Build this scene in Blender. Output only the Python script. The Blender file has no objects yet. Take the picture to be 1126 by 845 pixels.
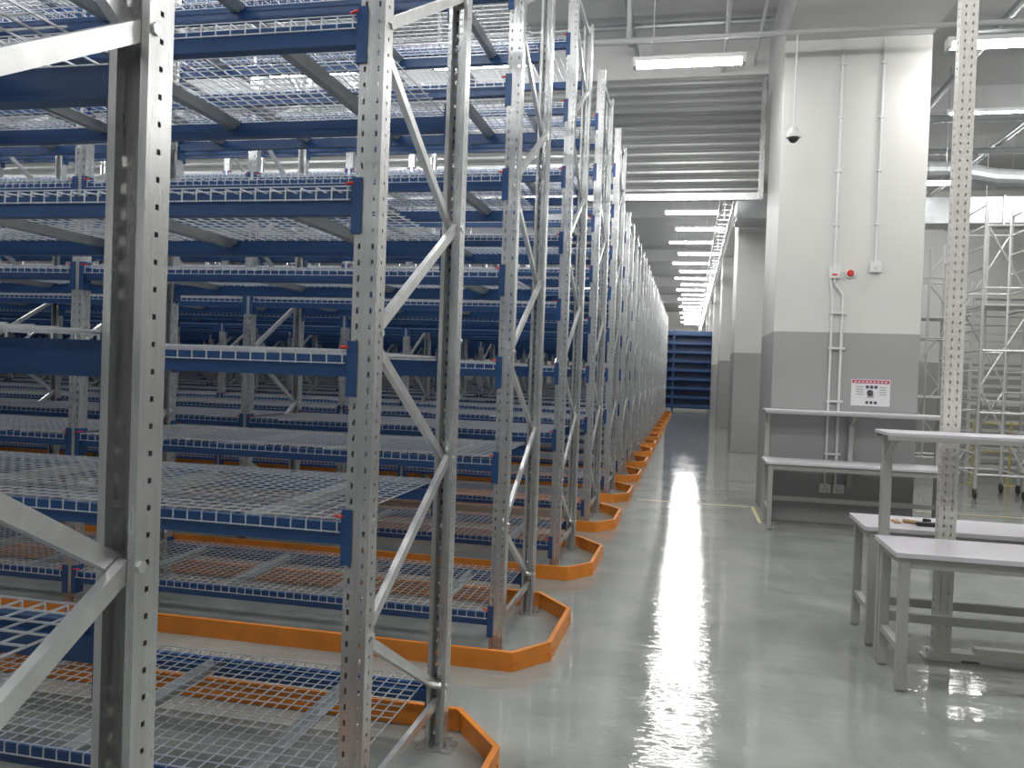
import bpy, math, random
from mathutils import Vector, Matrix
random.seed(4)
scene = bpy.context.scene
COL = scene.collection

# ------------------------------------------------------------ materials
def mat(name, col, rough=0.5, metal=0.0, var=0.0, vscale=8.0, bump=0.0, bscale=40.0, stretch=None, spec=0.5, rvar=0.0):
    m = bpy.data.materials.new(name); m.use_nodes = True
    nt = m.node_tree; b = nt.nodes['Principled BSDF']
    b.inputs['Base Color'].default_value = (*col, 1)
    b.inputs['Roughness'].default_value = rough
    b.inputs['Metallic'].default_value = metal
    b.inputs['Specular IOR Level'].default_value = spec
    if var > 0 or bump > 0:
        geo = nt.nodes.new('ShaderNodeNewGeometry')
        mp = nt.nodes.new('ShaderNodeMapping')
        if stretch: mp.inputs['Scale'].default_value = stretch
        nt.links.new(geo.outputs['Position'], mp.inputs['Vector'])
    if var > 0:
        n = nt.nodes.new('ShaderNodeTexNoise'); n.inputs['Scale'].default_value = vscale
        n.inputs['Detail'].default_value = 4
        nt.links.new(mp.outputs[0], n.inputs['Vector'])
        r = nt.nodes.new('ShaderNodeValToRGB')
        r.color_ramp.elements[0].position = 0.3; r.color_ramp.elements[1].position = 0.7
        r.color_ramp.elements[0].color = (*[c*(1-var) for c in col], 1)
        r.color_ramp.elements[1].color = (*[min(1, c*(1+var)) for c in col], 1)
        nt.links.new(n.outputs['Fac'], r.inputs['Fac'])
        nt.links.new(r.outputs['Color'], b.inputs['Base Color'])
        if rvar > 0:
            mr = nt.nodes.new('ShaderNodeMapRange'); mr.inputs['From Min'].default_value = 0.3; mr.inputs['From Max'].default_value = 0.7
            mr.inputs['To Min'].default_value = rough+rvar; mr.inputs['To Max'].default_value = rough-rvar
            nt.links.new(n.outputs['Fac'], mr.inputs['Value']); nt.links.new(mr.outputs[0], b.inputs['Roughness'])
    if bump > 0:
        n2 = nt.nodes.new('ShaderNodeTexNoise'); n2.inputs['Scale'].default_value = bscale
        nt.links.new(mp.outputs[0], n2.inputs['Vector'])
        bp = nt.nodes.new('ShaderNodeBump'); bp.inputs['Strength'].default_value = bump
        bp.inputs['Distance'].default_value = 0.02
        nt.links.new(n2.outputs['Fac'], bp.inputs['Height'])
        nt.links.new(bp.outputs['Normal'], b.inputs['Normal'])
    return m

def emis(name, col, s):
    m = bpy.data.materials.new(name); m.use_nodes = True
    nt = m.node_tree; b = nt.nodes['Principled BSDF']
    b.inputs['Base Color'].default_value = (1, 1, 1, 1)
    b.inputs['Emission Color'].default_value = (*col, 1)
    b.inputs['Emission Strength'].default_value = s
    return m

M_GALV = mat('galvanised_steel', (0.60, 0.61, 0.61), 0.30, 0.8, 0.14, 7, 0, 60, (4, 4, 0.4), rvar=0.06)
M_BRACE = mat('brace_steel', (0.74, 0.75, 0.75), 0.28, 0.8, 0.1, 12)
M_BLUE = mat('blue_paint', (0.022, 0.074, 0.205), 0.28, 0.0, 0.10, 5)
M_WIRE = mat('zinc_wire', (0.68, 0.71, 0.75), 0.32, 0.5)
M_CHAN = mat('deck_channel', (0.42, 0.44, 0.45), 0.38, 0.6, 0.1, 10)
M_RED = mat('red_pin', (0.6, 0.03, 0.02), 0.4)
M_ORANGE = mat('orange_paint', (0.76, 0.25, 0.03), 0.4, 0, 0.12, 6)
M_WHITE = mat('white_wall_paint', (0.60, 0.60, 0.59), 0.6, 0, 0.03, 1.5)
M_CEIL = mat('ceiling_paint', (0.50, 0.51, 0.51), 0.8, 0, 0.06, 1.0)
M_PIPE = mat('conduit_white', (0.66, 0.67, 0.66), 0.45)
M_DUCT = mat('duct_steel', (0.38, 0.40, 0.41), 0.35, 0.6, 0.15, 3)
M_SHUT = mat('shutter_steel', (0.34, 0.35, 0.345), 0.33, 0.5, 0.12, 2, stretch=(0.3, 1, 4))
M_BENCHLEG = mat('bench_frame_grey', (0.38, 0.39, 0.37), 0.45, 0.0, 0.03, 5)
M_TOP = mat('bench_top_laminate', (0.62, 0.60, 0.645), 0.3, 0, 0.02, 5)
M_POST = mat('post_cream', (0.68, 0.67, 0.63), 0.45, 0, 0.04, 5)
M_DARK = mat('dark_plastic', (0.03, 0.03, 0.035), 0.4)
M_YEL = mat('yellow_paint', (0.62, 0.53, 0.27), 0.5, 0, 0.08, 4)
M_CARD = mat('cardboard', (0.42, 0.27, 0.14), 0.8, 0, 0.1, 8)
M_PAPER = mat('paper', (0.7, 0.7, 0.72), 0.6)
M_ALU = mat('aluminium_tube', (0.66, 0.67, 0.67), 0.35, 0.6, 0.08, 4)
M_TUBE = emis('fluorescent_diffuser', (1.0, 0.99, 0.97), 42)

def paint_split():
    m = bpy.data.materials.new('column_two_tone_paint'); m.use_nodes = True
    nt = m.node_tree; b = nt.nodes['Principled BSDF']; b.inputs['Roughness'].default_value = 0.5
    geo = nt.nodes.new('ShaderNodeNewGeometry'); sx = nt.nodes.new('ShaderNodeSeparateXYZ')
    nt.links.new(geo.outputs['Position'], sx.inputs[0])
    g = nt.nodes.new('ShaderNodeMath'); g.operation = 'GREATER_THAN'; g.inputs[1].default_value = 2.18
    nt.links.new(sx.outputs['Z'], g.inputs[0])
    n = nt.nodes.new('ShaderNodeTexNoise'); n.inputs['Scale'].default_value = 1.3
    nt.links.new(geo.outputs['Position'], n.inputs['Vector'])
    mx = nt.nodes.new('ShaderNodeMix'); mx.data_type = 'RGBA'
    mx.inputs[6].default_value = (0.34, 0.345, 0.34, 1); mx.inputs[7].default_value = (0.63, 0.625, 0.605, 1)
    nt.links.new(g.outputs[0], mx.inputs[0])
    hv = nt.nodes.new('ShaderNodeHueSaturation')
    mr = nt.nodes.new('ShaderNodeMapRange'); mr.inputs['To Min'].default_value = 0.93; mr.inputs['To Max'].default_value = 1.05
    nt.links.new(n.outputs['Fac'], mr.inputs['Value']); nt.links.new(mr.outputs[0], hv.inputs['Value'])
    nt.links.new(mx.outputs[2], hv.inputs['Color']); nt.links.new(hv.outputs[0], b.inputs['Base Color'])
    return m
M_COL = paint_split()

def floor_mat():
    m = bpy.data.materials.new('grey_epoxy_floor'); m.use_nodes = True
    nt = m.node_tree; b = nt.nodes['Principled BSDF']; L = nt.links.new
    geo = nt.nodes.new('ShaderNodeNewGeometry')
    n = nt.nodes.new('ShaderNodeTexNoise'); n.inputs['Scale'].default_value = 1.1; n.inputs['Detail'].default_value = 7
    n.inputs['Distortion'].default_value = 1.6
    L(geo.outputs['Position'], n.inputs['Vector'])
    r = nt.nodes.new('ShaderNodeValToRGB')
    r.color_ramp.elements[0].position = 0.3; r.color_ramp.elements[1].position = 0.72
    r.color_ramp.elements[0].color = (0.235, 0.25, 0.235, 1); r.color_ramp.elements[1].color = (0.37, 0.385, 0.36, 1)
    L(n.outputs['Fac'], r.inputs['Fac']); L(r.outputs[0], b.inputs['Base Color'])
    n2 = nt.nodes.new('ShaderNodeTexNoise'); n2.inputs['Scale'].default_value = 4.5; n2.inputs['Detail'].default_value = 6
    n2.inputs['Distortion'].default_value = 0.8
    L(geo.outputs['Position'], n2.inputs['Vector'])
    mr = nt.nodes.new('ShaderNodeMapRange'); mr.inputs['From Min'].default_value = 0.4; mr.inputs['From Max'].default_value = 0.65
    mr.inputs['To Min'].default_value = 0.02; mr.inputs['To Max'].default_value = 0.11
    L(n2.outputs['Fac'], mr.inputs['Value']); L(mr.outputs[0], b.inputs['Roughness'])
    b.inputs['Specular IOR Level'].default_value = 0.5
    # trowel ripples: elongated across the aisle, fine along it
    mp = nt.nodes.new('ShaderNodeMapping'); mp.inputs['Scale'].default_value = (0.32, 1, 1)
    L(geo.outputs['Position'], mp.inputs['Vector'])
    n3 = nt.nodes.new('ShaderNodeTexNoise'); n3.inputs['Scale'].default_value = 10; n3.inputs['Detail'].default_value = 1
    n3.inputs['Distortion'].default_value = 0.4
    L(mp.outputs[0], n3.inputs['Vector'])
    bp = nt.nodes.new('ShaderNodeBump'); bp.inputs['Strength'].default_value = 0.3; bp.inputs['Distance'].default_value = 0.0065
    L(n3.outputs['Fac'], bp.inputs['Height'])
    n4 = nt.nodes.new('ShaderNodeTexNoise'); n4.inputs['Scale'].default_value = 38; n4.inputs['Detail'].default_value = 1
    n4.inputs['Distortion'].default_value = 0.5
    L(mp.outputs[0], n4.inputs['Vector'])
    bp2 = nt.nodes.new('ShaderNodeBump'); bp2.inputs['Strength'].default_value = 0.3; bp2.inputs['Distance'].default_value = 0.0028
    L(n4.outputs['Fac'], bp2.inputs['Height']); L(bp.outputs[0], bp2.inputs['Normal']); L(bp2.outputs[0], b.inputs['Normal'])
    return m
M_FLOOR = floor_mat()

# ------------------------------------------------------------ mesh builder
class MB:
    def __init__(s, mats):
        s.v = []; s.f = []; s.m = []; s.mats = mats
    def quad(s, a, b, c, d, m=0):
        i = len(s.v); s.v += [tuple(a), tuple(b), tuple(c), tuple(d)]
        s.f.append((i, i+1, i+2, i+3)); s.m.append(m)
    def box(s, x0, x1, y0, y1, z0, z1, m=0):
        i = len(s.v)
        s.v += [(x0,y0,z0),(x1,y0,z0),(x1,y1,z0),(x0,y1,z0),(x0,y0,z1),(x1,y0,z1),(x1,y1,z1),(x0,y1,z1)]
        for f in ((0,3,2,1),(4,5,6,7),(0,1,5,4),(1,2,6,5),(2,3,7,6),(3,0,4,7)):
            s.f.append(tuple(i+k for k in f)); s.m.append(m)
    def bar(s, p, q, w, h, m=0, up=(0,0,1)):
        p = Vector(p); q = Vector(q); d = (q-p).normalized(); up = Vector(up)
        a = d.cross(up)
        if a.length < 1e-4: a = d.cross(Vector((0,1,0)))
        a.normalize(); b = a.cross(d).normalized()
        i = len(s.v)
        for c in (p, q):
            for sa, sb in ((-1,-1),(1,-1),(1,1),(-1,1)):
                s.v.append(tuple(c + a*(sa*w/2) + b*(sb*h/2)))
        for f in ((0,1,5,4),(1,2,6,5),(2,3,7,6),(3,0,4,7),(3,2,1,0),(4,5,6,7)):
            s.f.append(tuple(i+k for k in f)); s.m.append(m)
    def cyl(s, p, q, r, m=0, n=10, r2=None, caps=True):
        p = Vector(p); q = Vector(q); d = (q-p).normalized()
        r2 = r if r2 is None else r2
        a = d.orthogonal().normalized(); b = d.cross(a)
        i = len(s.v)
        for c, rr in ((p, r), (q, r2)):
            for k in range(n):
                t = 2*math.pi*k/n
                s.v.append(tuple(c + a*(rr*math.cos(t)) + b*(rr*math.sin(t))))
        for k in range(n):
            s.f.append((i+k, i+(k+1)%n, i+n+(k+1)%n, i+n+k)); s.m.append(m)
        if caps:
            s.f.append(tuple(i+k for k in reversed(range(n)))); s.m.append(m)
            s.f.append(tuple(i+n+k for k in range(n))); s.m.append(m)
    def mesh(s, name):
        me = bpy.data.meshes.new(name); me.from_pydata(s.v, [], s.f)
        for mm in s.mats: me.materials.append(mm)
        me.polygons.foreach_set('material_index', s.m); me.update()
        return me
    def obj(s, name, loc=(0,0,0), bevel=0):
        o = bpy.data.objects.new(name, s.mesh(name)); o.location = loc; COL.objects.link(o)
        if bevel:
            md = o.modifiers.new('bevel', 'BEVEL'); md.width = bevel; md.segments = 2; md.limit_method = 'ANGLE'
        return o
def inst(name, me, loc, rot=0):
    o = bpy.data.objects.new(name, me); o.location = loc; o.rotation_euler = (0,0,rot); COL.objects.link(o); return o

# ------------------------------------------------------------ room shell
def slab(name, x0,x1,y0,y1,z0,z1, m):
    b = MB([m]); b.box(x0,x1,y0,y1,z0,z1); return b.obj(name)
XL, XR, YF, YB, ZC = -23, 10, -3, 62, 6.4
slab('floor', XL, XR, YF, YB, -0.1, 0, M_FLOOR)
slab('ceiling', XL, XR, YF, YB, ZC, ZC+0.1, M_CEIL)
slab('wall_left', XL-0.1, XL, YF, YB, 0, ZC, M_COL)
slab('wall_right', XR, XR+0.1, YF, YB, 0, ZC, M_COL)
slab('wall_front', XL, XR, YF-0.1, YF, 0, ZC, M_COL)
slab('wall_back', XL, XR, YB, YB+0.1, 0, ZC, M_COL)
slab('wall_partition', 2.52, XR, 21.9, 22.1, 0, ZC, M_COL)

cx0, cx1 = 0.93, 2.49
BZ = 5.5
col_y = [9.85, 18.5, 27.2, 35.9, 44.6, 53.3]
for y in col_y:
    b = MB([M_COL]); b.box(cx0, cx1, y, y+1.6, 0, BZ); b.obj('structural_column', bevel=0.008)
b = MB([M_WHITE]); b.box(cx0, cx1, YF, YB, BZ, ZC); b.obj('ceiling_beam')
for y in (14.3, 22.8, 31.5, 40.2, 48.9):
    b = MB([M_CEIL]); b.box(XL, cx0-0.01, y, y+0.35, 5.95, ZC); b.obj('ceiling_beam')
b = MB([M_CEIL]); b.box(cx1+0.01, XR, 14.3, 14.65, 6.0, ZC); b.obj('ceiling_beam')
b = MB([M_WHITE]); b.box(XL, cx0, 12.0, 12.3, 5.9, ZC); b.obj('wall_lintel')

b = MB([M_SHUT, M_GALV])
z = 4.25; pr = [(0,0),(0.018,0.02),(0.03,0.05),(0.03,0.08),(0.018,0.11),(0,0.13)]
prof = []
while z < 5.89:
    for dy, dz in pr[:-1]: prof.append((12.12-dy, min(z+dz, 5.89)))
    z += 0.13
prof.append((12.12, 5.89))
for (ya,za),(yb,zb) in zip(prof, prof[1:]):
    b.quad((XL,ya,za),(cx0-0.06,ya,za),(cx0-0.06,yb,zb),(XL,yb,zb))
b.box(XL, cx0-0.06, 12.07, 12.17, 4.16, 4.26, 1)
b.box(cx0-0.08, cx0-0.01, 12.05, 12.19, 4.16, 5.89, 1)
b.obj('roller_shutter')

# ------------------------------------------------------------ racks
PITCH, DEPTH, F0 = 2.02, 0.98, 0.38
BAY, NB = 2.75, 7
def upright(b, x, yf, s, H, m=0):
    W = 0.08; D = 0.07; x0 = x-W/2; x1 = x+W/2; P = 0.05
    n = int(H/P)
    yb = yf+s*D
    for k in range(n):
        za = k*P; zb = za+0.032; zc = za+P
        if k == n-1: zc = H
        b.quad((x0,yf,za),(x1,yf,za),(x1,yf,zb),(x0,yf,zb),m)
        for a,c in ((x0,x0+0.014),(x0+0.022,x1-0.022),(x1-0.014,x1)):
            b.quad((a,yf,zb),(c,yf,zb),(c,yf,zc),(a,yf,zc),m)
        zb = za+0.040
        for xx in (x0,x1):
            b.quad((xx,yf,za),(xx,yb,za),(xx,yb,zb),(xx,yf,zb),m)
            b.quad((xx,yf,zb),(xx,yf+s*0.030,zb),(xx,yf+s*0.030,zc),(xx,yf,zc),m)
            b.quad((xx,yf+s*0.040,zb),(xx,yb,zb),(xx,yb,zc),(xx,yf+s*0.040,zc),m)
    b.quad((x0,yb,0),(x0+0.016,yb,0),(x0+0.016,yb,H),(x0,yb,H),m)
    b.quad((x1,yb,0),(x1-0.016,yb,0),(x1-0.016,yb,H),(x1,yb,H),m)
    b.quad((x0+0.016,yb,0),(x0+0.016,yb-s*0.02,0),(x0+0.016,yb-s*0.02,H),(x0+0.016,yb,H),m)
    b.quad((x1-0.016,yb,0),(x1-0.016,yb-s*0.02,0),(x1-0.016,yb-s*0.02,H),(x1-0.016,yb,H),m)
    b.quad((x-0.012,yf+s*0.003,0),(x-0.012,yf+s*0.02,0),(x-0.012,yf+s*0.02,H),(x-0.012,yf+s*0.003,H),m)
    b.quad((x+0.012,yf+s*0.003,0),(x+0.012,yf+s*0.02,0),(x+0.012,yf+s*0.02,H),(x+0.012,yf+s*0.003,H),m)
    b.quad((x-0.012,yf+s*0.02,0),(x+0.012,yf+s*0.02,0),(x+0.012,yf+s*0.02,H),(x-0.012,yf+s*0.02,H),m)
    yc = yf+s*D/2
    b.box(x-0.07,x+0.08,yc-0.06,yc+0.06,0,0.008,m)
    b.cyl((x+0.06,yc,0.0),(x+0.06,yc,0.05),0.011,m,6)
    b.cyl((x+0.06,yc,0.008),(x+0.06,yc,0.022),0.02,m,6)

def frame(b, x, H):
    upright(b, x, 0, 1, H, 0); upright(b, x, DEPTH, -1, H, 0)
    ya, yb = 0.055, DEPTH-0.055
    pts = [(yb, 0.27)]
    z = 0.27; side = 1
    while True:
        z += 0.485; side = 1-side
        if z > H-0.1: break
        pts.append((yb if side else ya, z))
    for k,((y0,z0),(y1,z1)) in enumerate(zip(pts, pts[1:])):
        dx = 0.012 if k % 2 else -0.012
        b.bar((x+dx,y0,z0),(x+dx,y1,z1),0.022,0.036,1)
    for (y0,z0) in pts:
        b.cyl((x-0.042,y0,z0),(x+0.046,y0,z0),0.012,1,6)
    for zz in (0.2, H-0.07):
        b.bar((x,ya,zz),(x,yb,zz),0.022,0.036,1)

def rack_row(levels, H, name):
    b = MB([M_GALV, M_BRACE, M_BLUE, M_WIRE, M_CHAN, M_RED])
    for k in range(NB+1): frame(b, -k*BAY, H)
    for k in range(NB):
        xr = -k*BAY-0.042; xl = -(k+1)*BAY+0.042
        for z in levels:
            for yf, s in ((0.0,1),(DEPTH,-1)):
                y0,y1 = sorted((yf+s*0.008, yf+s*0.053))
                b.box(xl+0.004, xr-0.004, y0, y1, z-0.058, z-0.012, 2)
                y2,y3 = sorted((yf+s*0.008, yf+s*0.033))
                b.box(xl+0.004, xr-0.004, y2, y3, z-0.012, z+0.010, 2)
                for xe, t in ((xr,1),(xl,-1)):
                    xa,xb = sorted((xe-t*0.002, xe-t*0.008))
                    yy0,yy1 = sorted((yf-s*0.006, yf+s*0.06))
                    b.box(xa,xb,yy0,yy1,z-0.12,z+0.055,2)
                    xa,xb = sorted((xe-t*0.008, xe+t*0.026))
                    yy0,yy1 = sorted((yf-s*0.007, yf-s*0.003))
                    b.box(xa,xb,yy0,yy1,z-0.12,z+0.055,2)
                    b.cyl((xe-t*0.03,yf-s*0.004,z+0.035),(xe+t*0.0,yf-s*0.02,z+0.035),0.005,5,5)
            zt = z+0.022; r = 0.0026
            n = 50; step = (xr-xl-0.04)/n
            for i in range(n+1):
                x = xl+0.02+i*step
                b.cyl((x,-0.012,zt),(x,DEPTH+0.012,zt),r,3,4,caps=False)
                b.cyl((x,-0.012,zt),(x,-0.012,zt-0.04),r,3,4,caps=False)
                b.cyl((x,DEPTH+0.012,zt),(x,DEPTH+0.012,zt-0.04),r,3,4,caps=False)
            ny = 18
            for j in range(ny+1):
                y = -0.008+j*(DEPTH+0.016)/ny
                b.cyl((xl+0.01,y,zt+0.005),(xr-0.01,y,zt+0.005),r,3,4,caps=False)
            b.cyl((xl+0.01,-0.013,zt-0.037),(xr-0.01,-0.013,zt-0.037),r,3,4,caps=False)
            for i in range(4):
                x = xl + (i+0.5)*(xr-xl)/4
                w = 0.035
                za = z+0.014; zb = z-0.022
                b.quad((x-w,0.03,za),(x-w*0.5,0.03,zb),(x-w*0.5,DEPTH-0.03,zb),(x-w,DEPTH-0.03,za),4)
                b.quad((x-w*0.5,0.03,zb),(x+w*0.5,0.03,zb),(x+w*0.5,DEPTH-0.03,zb),(x-w*0.5,DEPTH-0.03,zb),4)
                b.quad((x+w*0.5,0.03,zb),(x+w,0.03,za),(x+w,DEPTH-0.03,za),(x+w*0.5,DEPTH-0.03,zb),4)
    return b.mesh(name)
LV = [0.25,1.11,1.64,2.15,2.68,3.20,3.73,4.25]
me_tall = rack_row(LV, 4.75, 'pallet_rack_tall')
me_low = rack_row(LV[:-1], 4.08, 'pallet_rack_low')

def curb_mesh():
    b = MB([M_ORANGE])
    L = NB*BAY+0.25; f = -0.14; k = DEPTH+0.14
    path = [(-L,f),(0.13,f),(0.30,f+0.24),(0.31,k-0.32),(0.06,k),(-L,k)]
    H = 0.105; T = 0.01
    def off(path, d):
        out = []
        for i,p in enumerate(path):
            ns = []
            for a,c in ((i-1,i),(i,i+1)):
                if a < 0 or c >= len(path): continue
                dx = path[c][0]-path[a][0]; dy = path[c][1]-path[a][1]; l = math.hypot(dx,dy)
                ns.append((dy/l,-dx/l))
            nx = sum(q[0] for q in ns)/len(ns); ny = sum(q[1] for q in ns)/len(ns); l2 = nx*nx+ny*ny
            out.append((p[0]+nx*d/l2, p[1]+ny*d/l2))
        return out
    prof = [(0,0),(0,H),(-0.026,H),(-0.026,H-T),(-T,H-T),(-T,0)]
    rings = [[(x,y,z) for (x,y) in off(path,d)] for d,z in prof]
    for r0,r1 in zip(rings, rings[1:]+rings[:1]):
        for i in range(len(path)-1):
            b.quad(r0[i],r0[i+1],r1[i+1],r1[i])
    for i in range(1,len(path)-2):
        p,q = path[i],path[i+1]
        for t in (0.06,0.94):
            x = p[0]+(q[0]-p[0])*t; y = p[1]+(q[1]-p[1])*t
            b.cyl((x,y,0.05),(x+0.008,y-(0.008 if i==1 else 0),0.05),0.01,0,6)
    for k2 in range(1,7):
        x = -k2*2.9
        b.box(x-0.002,x+0.002,f-0.003,f,0.0,H)
        for dx in (-0.05,0.05): b.cyl((x+dx,f,0.06),(x+dx,f-0.008,0.06),0.01,0,6)
    return b.mesh('floor_guard_curb')
me_curb = curb_mesh()
NR = 18
for n in range(NR):
    y = F0+PITCH*n
    inst('pallet_rack', me_tall if n < 6 else me_low, (-1.0, y, 0))
    inst('floor_guard_curb', me_curb, (-1.0, y, 0))

b = MB([M_BLUE, M_GALV, M_WIRE])
for x in (-2.9,-0.75,1.1):
    for y in (39.0,39.9):
        b.box(x-0.04,x+0.04,y-0.04,y+0.04,0,3.8,0)
    for k in range(7): b.bar((x,39,0.2+k*0.5),(x,39.9,0.45+k*0.5),0.02,0.04,1)
for k in range(9):
    z = 0.25+k*0.42
    for y in (38.95,39.95): b.box(-2.9,1.1,y-0.025,y+0.025,z-0.07,z+0.05,0)
    b.box(-2.86,1.06,39.0,39.9,z-0.01,z+0.01,2)
b.box(-2.9,1.1,39.98,40.0,0.1,3.8,0)
b.obj('shelving_rack')

# ------------------------------------------------------------ ceiling lights
b = MB([M_PIPE, M_TUBE])
b.box(-0.62,0.62,-0.07,0.07,0.0,0.05,0)
xa,xb,wa,wb,zb = -0.575,0.575,0.062,0.042,-0.05
b.quad((xa,-wb,zb),(xa,wb,zb),(xb,wb,zb),(xb,-wb,zb),1)
b.quad((xa,-wa,0),(xa,-wb,zb),(xb,-wb,zb),(xb,-wa,0),1)
b.quad((xa,wa,0),(xb,wa,0),(xb,wb,zb),(xa,wb,zb),1)
for xe in (-0.6,0.6): b.box(xe-0.02,xe+0.02,-0.065,0.065,-0.052,0.0,0)
for xe in (-0.4,0.4): b.cyl((xe,0,0.05),(xe,0,ZC-5.32),0.006,0,6)
me_light = b.mesh('ceiling_light')
def light(x,y,z=5.32): inst('ceiling_light', me_light, (x,y,z))
for y in (-1.0,1.2,3.75,6.8,9.6):
    for x in (-18.5,-14.5,-10.5,-7.2,-4.8,-2.6): light(x,y)
for y in (1.2,3.75,6.8): light(-0.14,y)
light(-0.14,9.45,5.17)
for y in (1.2,3.75,6.5): light(3.15,y)
light(3.1,9.3,5.17)
for y in (1.2,4.0,7.0,10.0,12.6,16.2,19.5): light(5.9,y)
for y in (12.2,16.2,19.5): light(3.9,y)
y = 14.6
while y < 60:
    light((0.12 if int(y*10)%2 else -0.08), y); y += 2.1
for y in range(15,60,5):
    for x in (-15,-9.5,-4.5): light(x,y)
for y in (26,34,42,50): light(4.5,y)

# ------------------------------------------------------------ ceiling services
def pipes(name, segs, r, m=M_PIPE):
    b = MB([m])
    for s in segs:
        for p,q in zip(s,s[1:]): b.cyl(p,q,r,0,10)
    return b.obj(name)
pipes('ceiling_conduit', [[(-4,9.2,5.33),(9,9.2,5.33)],[(-4,9.05,5.27),(0.2,9.05,5.27)]]+[[(x,9.2,5.33),(x,9.2,ZC)] for x in (-3,-0.8,3.9,6.5)], 0.028, M_CEIL)
pipes('ceiling_conduit', [[(-6,8.3,5.95),(0.6,8.3,5.95)],[(0.3,8.3,5.95),(0.3,11.95,5.95)],[(-2.2,-2,5.95),(-2.2,11.95,5.95)]], 0.025)
pipes('sprinkler_pipe', [[(-0.9,-2.9,6.15),(-0.9,11.9,6.15)],[(-6,7.6,6.15),(0.85,7.6,6.15)],[(-0.9,10.8,6.15),(-0.9,10.8,5.9)],[(-6,10.8,6.15),(0.85,10.8,6.15)]], 0.04, M_DUCT)
pipes('ceiling_conduit', [[(0.72,-2.9,6.0),(0.72,11.9,6.0)]], 0.022)
pipes('water_pipe', [[(3.0,10.6,5.8),(9.5,10.6,5.8)],[(3.4,6.5,5.85),(3.4,21.5,5.85)],[(4.9,6.5,5.7),(4.9,21.5,5.7)],[(3.0,15.2,5.6),(9.5,15.2,5.6)],[(3.0,12.0,5.2),(9.5,12.0,5.2)]], 0.05, M_DUCT)
b = MB([M_DUCT, M_PIPE])
b.box(3.2,9.5,17.2,17.9,4.75,5.25,0)
for k in range(8): b.box(3.3+k*0.8,3.34+k*0.8,17.17,17.93,4.72,5.28,1)
for x in (3.5,5.5,8.5): b.cyl((x,17.5,5.28),(x,17.5,ZC),0.01,1,6)
b.obj('air_duct')
b = MB([M_DUCT])
b.box(0.8,2.9,16.9,17.9,4.8,5.3)
for x in (1.0,2.7): b.cyl((x,17.4,5.3),(x,17.4,BZ),0.012,0,6)
b.obj('air_duct')
b = MB([M_DUCT])
pts = [Vector((3.0+0.33*k, 13.2+0.25*math.sin(k*0.7), 4.75+0.12*math.sin(k*0.9))) for k in range(14)]
for p,q in zip(pts,pts[1:]): b.cyl(p,q,0.14,0,14,r2=0.125)
for k in (2,6,10): b.cyl(pts[k],(pts[k].x,pts[k].y,ZC),0.008,0,6)
b.obj('flexible_duct')
b = MB([M_GALV])
b.box(0.45,0.48,13,60,4.95,5.03); b.box(0.7,0.73,13,60,4.95,5.03)
for k in range(90): b.box(0.48,0.7,13.2+k*0.52,13.24+k*0.52,4.95,4.97)
for k in range(12): b.cyl((0.6,14+k*4,4.97),(0.6,14+k*4,ZC),0.008,0,6)
b.obj('cable_tray')

b = MB([M_PIPE, M_DARK])
b.cyl((0.99,9.2,5.30),(0.99,9.2,4.3),0.010,0,8)
b.cyl((0.99,9.2,4.32),(0.99,9.2,4.25),0.035,0,12,r2=0.075)
b.cyl((0.99,9.2,4.25),(0.99,9.2,4.21),0.075,0,16)
for k in range(4):
    a0 = k*math.pi/8; a1 = (k+1)*math.pi/8
    b.cyl((0.99,9.2,4.21-0.055*math.sin(a0)),(0.99,9.2,4.21-0.055*math.sin(a1)),0.055*math.cos(a0)+0.0005,1,14,r2=0.055*math.cos(a1)+0.0005)
b.obj('dome_security_camera')

# ------------------------------------------------------------ column fittings
yc = 9.85
b = MB([M_PIPE])
b.cyl((1.56,yc-0.02,5.48),(1.56,yc-0.02,2.92),0.016,0,8)
b.cyl((1.99,yc-0.02,5.48),(1.99,yc-0.02,2.98),0.013,0,8)
b.cyl((1.56,yc-0.02,2.80),(1.56,yc-0.02,2.74),0.016); b.cyl((1.56,yc-0.02,2.74),(1.66,yc-0.02,2.6),0.016)
b.cyl((1.66,yc-0.02,2.6),(1.66,yc-0.02,0.46),0.016)
b.cyl((1.52,yc-0.02,2.8),(1.55,yc-0.02,2.6),0.014); b.cyl((1.55,yc-0.02,2.6),(1.55,yc-0.02,0.46),0.014)
for z in (0.8,1.4,2.0,2.4,3.4,4.0,4.6,5.2):
    b.box(1.53,1.70 if z < 2.5 else 1.59,yc-0.038,yc,z-0.012,z+0.012)
    if z > 3: b.box(1.965,2.015,yc-0.036,yc,z-0.01,z+0.01)
b.obj('wall_conduit')
b = MB([M_PIPE, M_RED]); b.box(1.50,1.62,yc-0.055,yc,2.79,2.92); b.box(1.53,1.585,yc-0.06,yc-0.055,2.82,2.84,1); b.obj('call_point_box', bevel=0.004)
b = MB([M_PIPE, M_RED]); b.cyl((1.73,yc,2.85),(1.73,yc-0.03,2.85),0.055,0,18); b.cyl((1.73,yc-0.03,2.85),(1.73,yc-0.06,2.85),0.04,1,16,r2=0.03); b.obj('fire_alarm_bell')
b = MB([M_PIPE, M_DARK]); b.box(1.93,2.05,yc-0.05,yc,2.86,2.98); b.box(1.97,2.01,yc-0.056,yc-0.05,2.90,2.94,0); b.obj('light_switch', bevel=0.004)
b = MB([M_PIPE, M_DARK])
for x in (1.49,1.63):
    b.box(x,x+0.12,yc-0.05,yc,0.36,0.46)
    for dx,dz in ((0.06,0.075),(0.04,0.04),(0.08,0.04)): b.box(x+dx-0.008,x+dx+0.008,yc-0.053,yc-0.05,0.36+dz-0.004,0.36+dz+0.004,1)
b.obj('power_socket')
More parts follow.
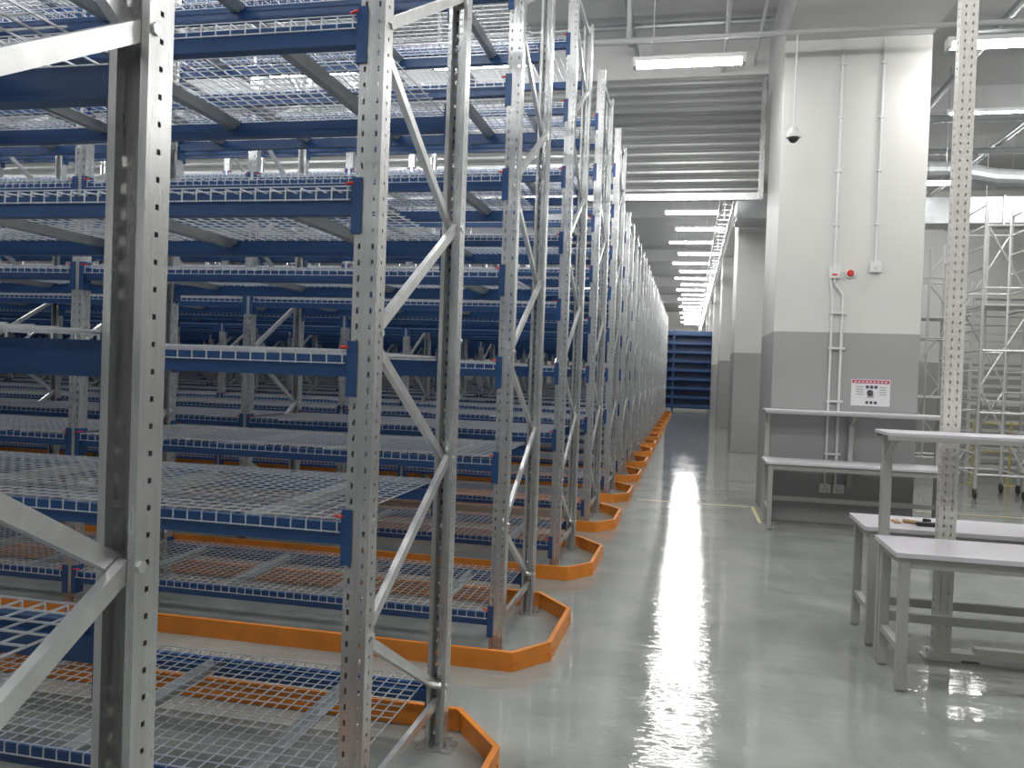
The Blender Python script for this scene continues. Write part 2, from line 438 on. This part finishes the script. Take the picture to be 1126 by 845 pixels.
M_PRED = mat('poster_red', (0.45,0.04,0.08), 0.5); M_PDK = mat('poster_ink', (0.08,0.07,0.09), 0.5); M_PSK = mat('poster_grey', (0.35,0.32,0.33), 0.5)
b = MB([M_PAPER, M_PRED, M_PDK, M_PSK])
px0,px1,pz0,pz1 = 1.79,2.20,1.36,1.66
b.box(px0,px1,yc-0.008,yc,pz0,pz1,0)
yy = yc-0.010
b.box(px0+0.01,px1-0.01,yy,yc-0.008,pz1-0.045,pz1-0.008,1)
for k in range(9): b.box(px0+0.03+k*0.04,px0+0.055+k*0.04,yy-0.001,yy,pz1-0.035,pz1-0.02,0)
for k in range(3): b.cyl((px0+0.17+k*0.045,yy,pz1-0.085),(px0+0.17+k*0.045,yc-0.008,pz1-0.085),0.02,2,10)
for k in range(4): b.box(px0+0.05,px0+0.13,yy,yc-0.008,pz1-0.09-k*0.028,pz1-0.08-k*0.028,3)
for k in range(4): b.box(px0+0.30,px0+0.37,yy,yc-0.008,pz1-0.09-k*0.028,pz1-0.08-k*0.028,3)
b.cyl((px0+0.2,yy,pz1-0.15),(px0+0.2,yc-0.008,pz1-0.15),0.035,2,12); b.box(px0+0.17,px0+0.24,yy,yc-0.008,pz1-0.205,pz1-0.17,3)
for k in range(3): b.cyl((px0+0.17+k*0.045,yy,pz0+0.04),(px0+0.17+k*0.045,yc-0.008,pz0+0.04),0.018,2,10)
b.obj('safety_poster')

# ------------------------------------------------------------ workbenches
def bench(name, x0, x1, y0, y1, back, zt=0.74, shelf_z=1.35, shelf=None):
    b = MB([M_BENCHLEG, M_TOP])
    t = 0.05
    b.box(x0-0.03,x1+0.03,y0-0.02,y1+0.02,zt-0.028,zt,1)
    for x in (x0,x1-t):
        for y in (y0,y1-t):
            b.box(x,x+t,y,y+t,0.012,zt-0.028,0)
            b.cyl((x+t/2,y+t/2,0),(x+t/2,y+t/2,0.012),0.02,0,10)
        b.box(x+0.005,x+t-0.005,y0+t,y1-t,0.20,0.24,0)
        b.box(x+0.005,x+t-0.005,y0+t,y1-t,zt-0.08,zt-0.028,0)
    for y in (y0,y1-t): b.box(x0+t,x1-t,y+0.008,y+t-0.008,zt-0.085,zt-0.028,0)
    yr = y1-t if back > 0 else y0
    b.box(x0+t,x1-t,yr+0.008,yr+t-0.008,0.26,0.31,0)
    yb = y1 if back > 0 else y0
    if shelf:
        ya_, yb_ = shelf
        ph = shelf_z-0.02
        for x in (x0,(x0+x1)/2-t/2,x1-t):
            a,c = sorted((yb, yb+back*t*1.3))
            a += 0.021*back; c += 0.021*back
            b.box(x,x+t,a,c,zt-0.3 if x not in (x0,x1-t) else 0.0,ph,0)
            b.box(x+0.008,x+t-0.008,ya_+0.02,yb_-0.02,ph-0.035,ph,0)
            b.bar((x+t/2,a,ph-0.13),(x+t/2,ya_+0.06,ph-0.02),0.03,0.02,0)
        b.box(x0-0.03,x1+0.03,ya_,yb_,shelf_z-0.02,shelf_z,1)
        b.box(x0-0.03,x1+0.03,ya_,ya_+0.015,shelf_z-0.045,shelf_z-0.02,0)
        b.box(x0-0.03,x1+0.03,yb_-0.015,yb_,shelf_z-0.045,shelf_z-0.02,0)
    return b.obj(name, bevel=0.003)
bench('workbench', 1.12, 2.95, 4.62, 5.08, 1, shelf=(4.88,5.21))
bench('workbench', 1.12, 2.95, 5.38, 5.86, -1)
bench('workbench', 0.87, 2.72, 9.20, 9.72, 1, zt=0.74, shelf_z=1.29, shelf=(9.50,9.83))

b = MB([M_DARK, M_CARD, M_PAPER])
b.box(1.42,1.54,5.50,5.54,0.741,0.765,0); b.cyl((1.36,5.6,0.754),(1.46,5.53,0.754),0.012,1,8); b.cyl((1.50,5.6,0.741),(1.50,5.6,0.775),0.025,0,14)
b.box(1.30,1.34,5.55,5.65,0.741,0.75,1)
b.obj('hand_tools')

b = MB([M_POST])
px, py, w, d = 1.52, 5.288, 0.095, 0.07
x0,x1,y0,y1 = px-w/2,px+w/2,py-d/2,py+d/2
n = int(BZ/0.05)
for k in range(n):
    za = k*0.05; zb = za+0.034; zc = za+0.05
    b.quad((x0,y0,za),(x1,y0,za),(x1,y0,zb),(x0,y0,zb))
    for a,c in ((x0,px-0.024),(px-0.016,px+0.016),(px+0.024,x1)): b.quad((a,y0,zb),(c,y0,zb),(c,y0,zc),(a,y0,zc))
    for xx in (x0,x1):
        b.quad((xx,y0,za),(xx,y1,za),(xx,y1,zb),(xx,y0,zb))
        b.quad((xx,y0,zb),(xx,py-0.006,zb),(xx,py-0.006,zc),(xx,y0,zc)); b.quad((xx,py+0.006,zb),(xx,y1,zb),(xx,y1,zc),(xx,py+0.006,zc))
b.quad((x0,y1,0),(x1,y1,0),(x1,y1,BZ),(x0,y1,BZ))
b.box(px-0.10,px+0.10,py-0.06,py+0.06,0,0.01)
b.box(px-0.07,px+0.3,py-0.05,py+0.05,0.01,0.05)
b.box(px+0.18,px+1.2,py-0.03,py+0.03,0.03,0.08)
for xx in (0.25,0.6,1.1): 
    b.box(px+xx-0.05,px+xx+0.05,py-0.055,py+0.055,0,0.03); b.cyl((px+xx,py-0.04,0.03),(px+xx,py-0.04,0.07),0.012,0,6)
b.obj('steel_post')

# ------------------------------------------------------------ right hand storage area
def tower(x0,x1,y0,y1,H,step,name, dense=False):
    b = MB([M_ALU, M_DARK])
    xm = (x0+x1)/2
    for x in (x0,x1):
        for y in (y0,y1):
            b.cyl((x,y,0.16),(x,y,H),0.024,0,10)
            b.cyl((x-0.015,y,0.07),(x+0.015,y,0.07),0.07,1,14); b.cyl((x,y,0.07),(x,y,0.18),0.015,0,8)
    for y in (y0,y1): b.cyl((xm,y,0.35),(xm,y,H-0.2),0.018,0,8)
    z = 0.35; k = 0
    while z < H:
        for x in (x0,x1): b.cyl((x,y0,z),(x,y1,z),0.016,0,8)
        if k % 3 == 0 or dense:
            for y in (y0,y1): b.cyl((x0,y,z),(x1,y,z),0.018,0,8)
        z += step; k += 1
    z = 0.4; f = 0
    while z+1.2 < H:
        a,c = (x0,x1) if f else (x1,x0)
        b.cyl((a,y0,z),(c,y0,z+1.2),0.015,0,8); b.cyl((c,y1,z),(a,y1,z+1.2),0.015,0,8); z += 1.2; f = 1-f
    for z in (1.4,2.8):
        if z < H: b.box(x0+0.03,x1-0.03,y0,y1,z,z+0.03,0)
    b.obj(name)
tower(4.1,4.75,13.0,13.9,4.3,0.3,'scaffold_tower')
tower(4.95,5.6,12.9,13.8,4.3,0.3,'scaffold_tower')
tower(3.6,4.5,15.6,16.4,4.2,0.35,'scaffold_tower')
tower(5.9,7.2,12.5,13.3,3.6,0.25,'scaffold_tower', True)
def shelf_unit(x0,x1,y0,y1,H,n):
    b = MB([M_POST, M_YEL, M_ALU])
    for x in (x0,x1):
        for y in (y0,y1): b.box(x-0.025,x+0.025,y-0.025,y+0.025,0,H,0)
    for k in range(n):
        z = 0.2+k*(H-0.3)/n
        b.box(x0,x1,y0,y1,z,z+0.025,2)
        b.box(x0,x1,y0-0.03,y0-0.005,z-0.03,z+0.03,0)
    b.obj('shelving_unit')
shelf_unit(4.95,6.1,16.2,16.8,3.5,20)
shelf_unit(6.3,7.8,16.2,16.8,3.2,8)
b = MB([M_YEL])
for x in (4.65,5.2,5.75):
    b.cyl((x,14.9,0),(x,14.9,1.05),0.025,0,12); b.box(x-0.08,x+0.08,14.82,14.98,0,0.012)
for z in (0.55,1.02): b.cyl((4.65,14.9,z),(5.75,14.9,z),0.022,0,10)
b.obj('safety_barrier')

b = MB([M_YEL]); b.box(-0.6,0.8,10.72,10.76,0,0.002); b.box(0.82,0.86,9.6,10.76,0,0.002); b.box(2.9,8.5,11.3,11.34,0,0.002); b.obj('floor_marking_line')

# ------------------------------------------------------------ camera
cam = bpy.data.cameras.new('camera'); co = bpy.data.objects.new('camera', cam); COL.objects.link(co)
cam.sensor_width = 36; cam.lens = 900/1126*36; cam.clip_start = 0.05; cam.clip_end = 200
R = Matrix.Rotation(math.radians(12.2),4,'Z') @ Matrix.Rotation(math.radians(90-0.94),4,'X') @ Matrix.Rotation(math.radians(2.0),4,'Z')
co.matrix_world = Matrix.Translation((0,0,1.62)) @ R
scene.camera = co
w = bpy.data.worlds.new('world'); scene.world = w; w.use_nodes = True
w.node_tree.nodes['Background'].inputs[0].default_value = (0.6,0.65,0.7,1); w.node_tree.nodes['Background'].inputs[1].default_value = 0.3
scene.view_settings.view_transform = 'Standard'
scene.view_settings.exposure = 0.74
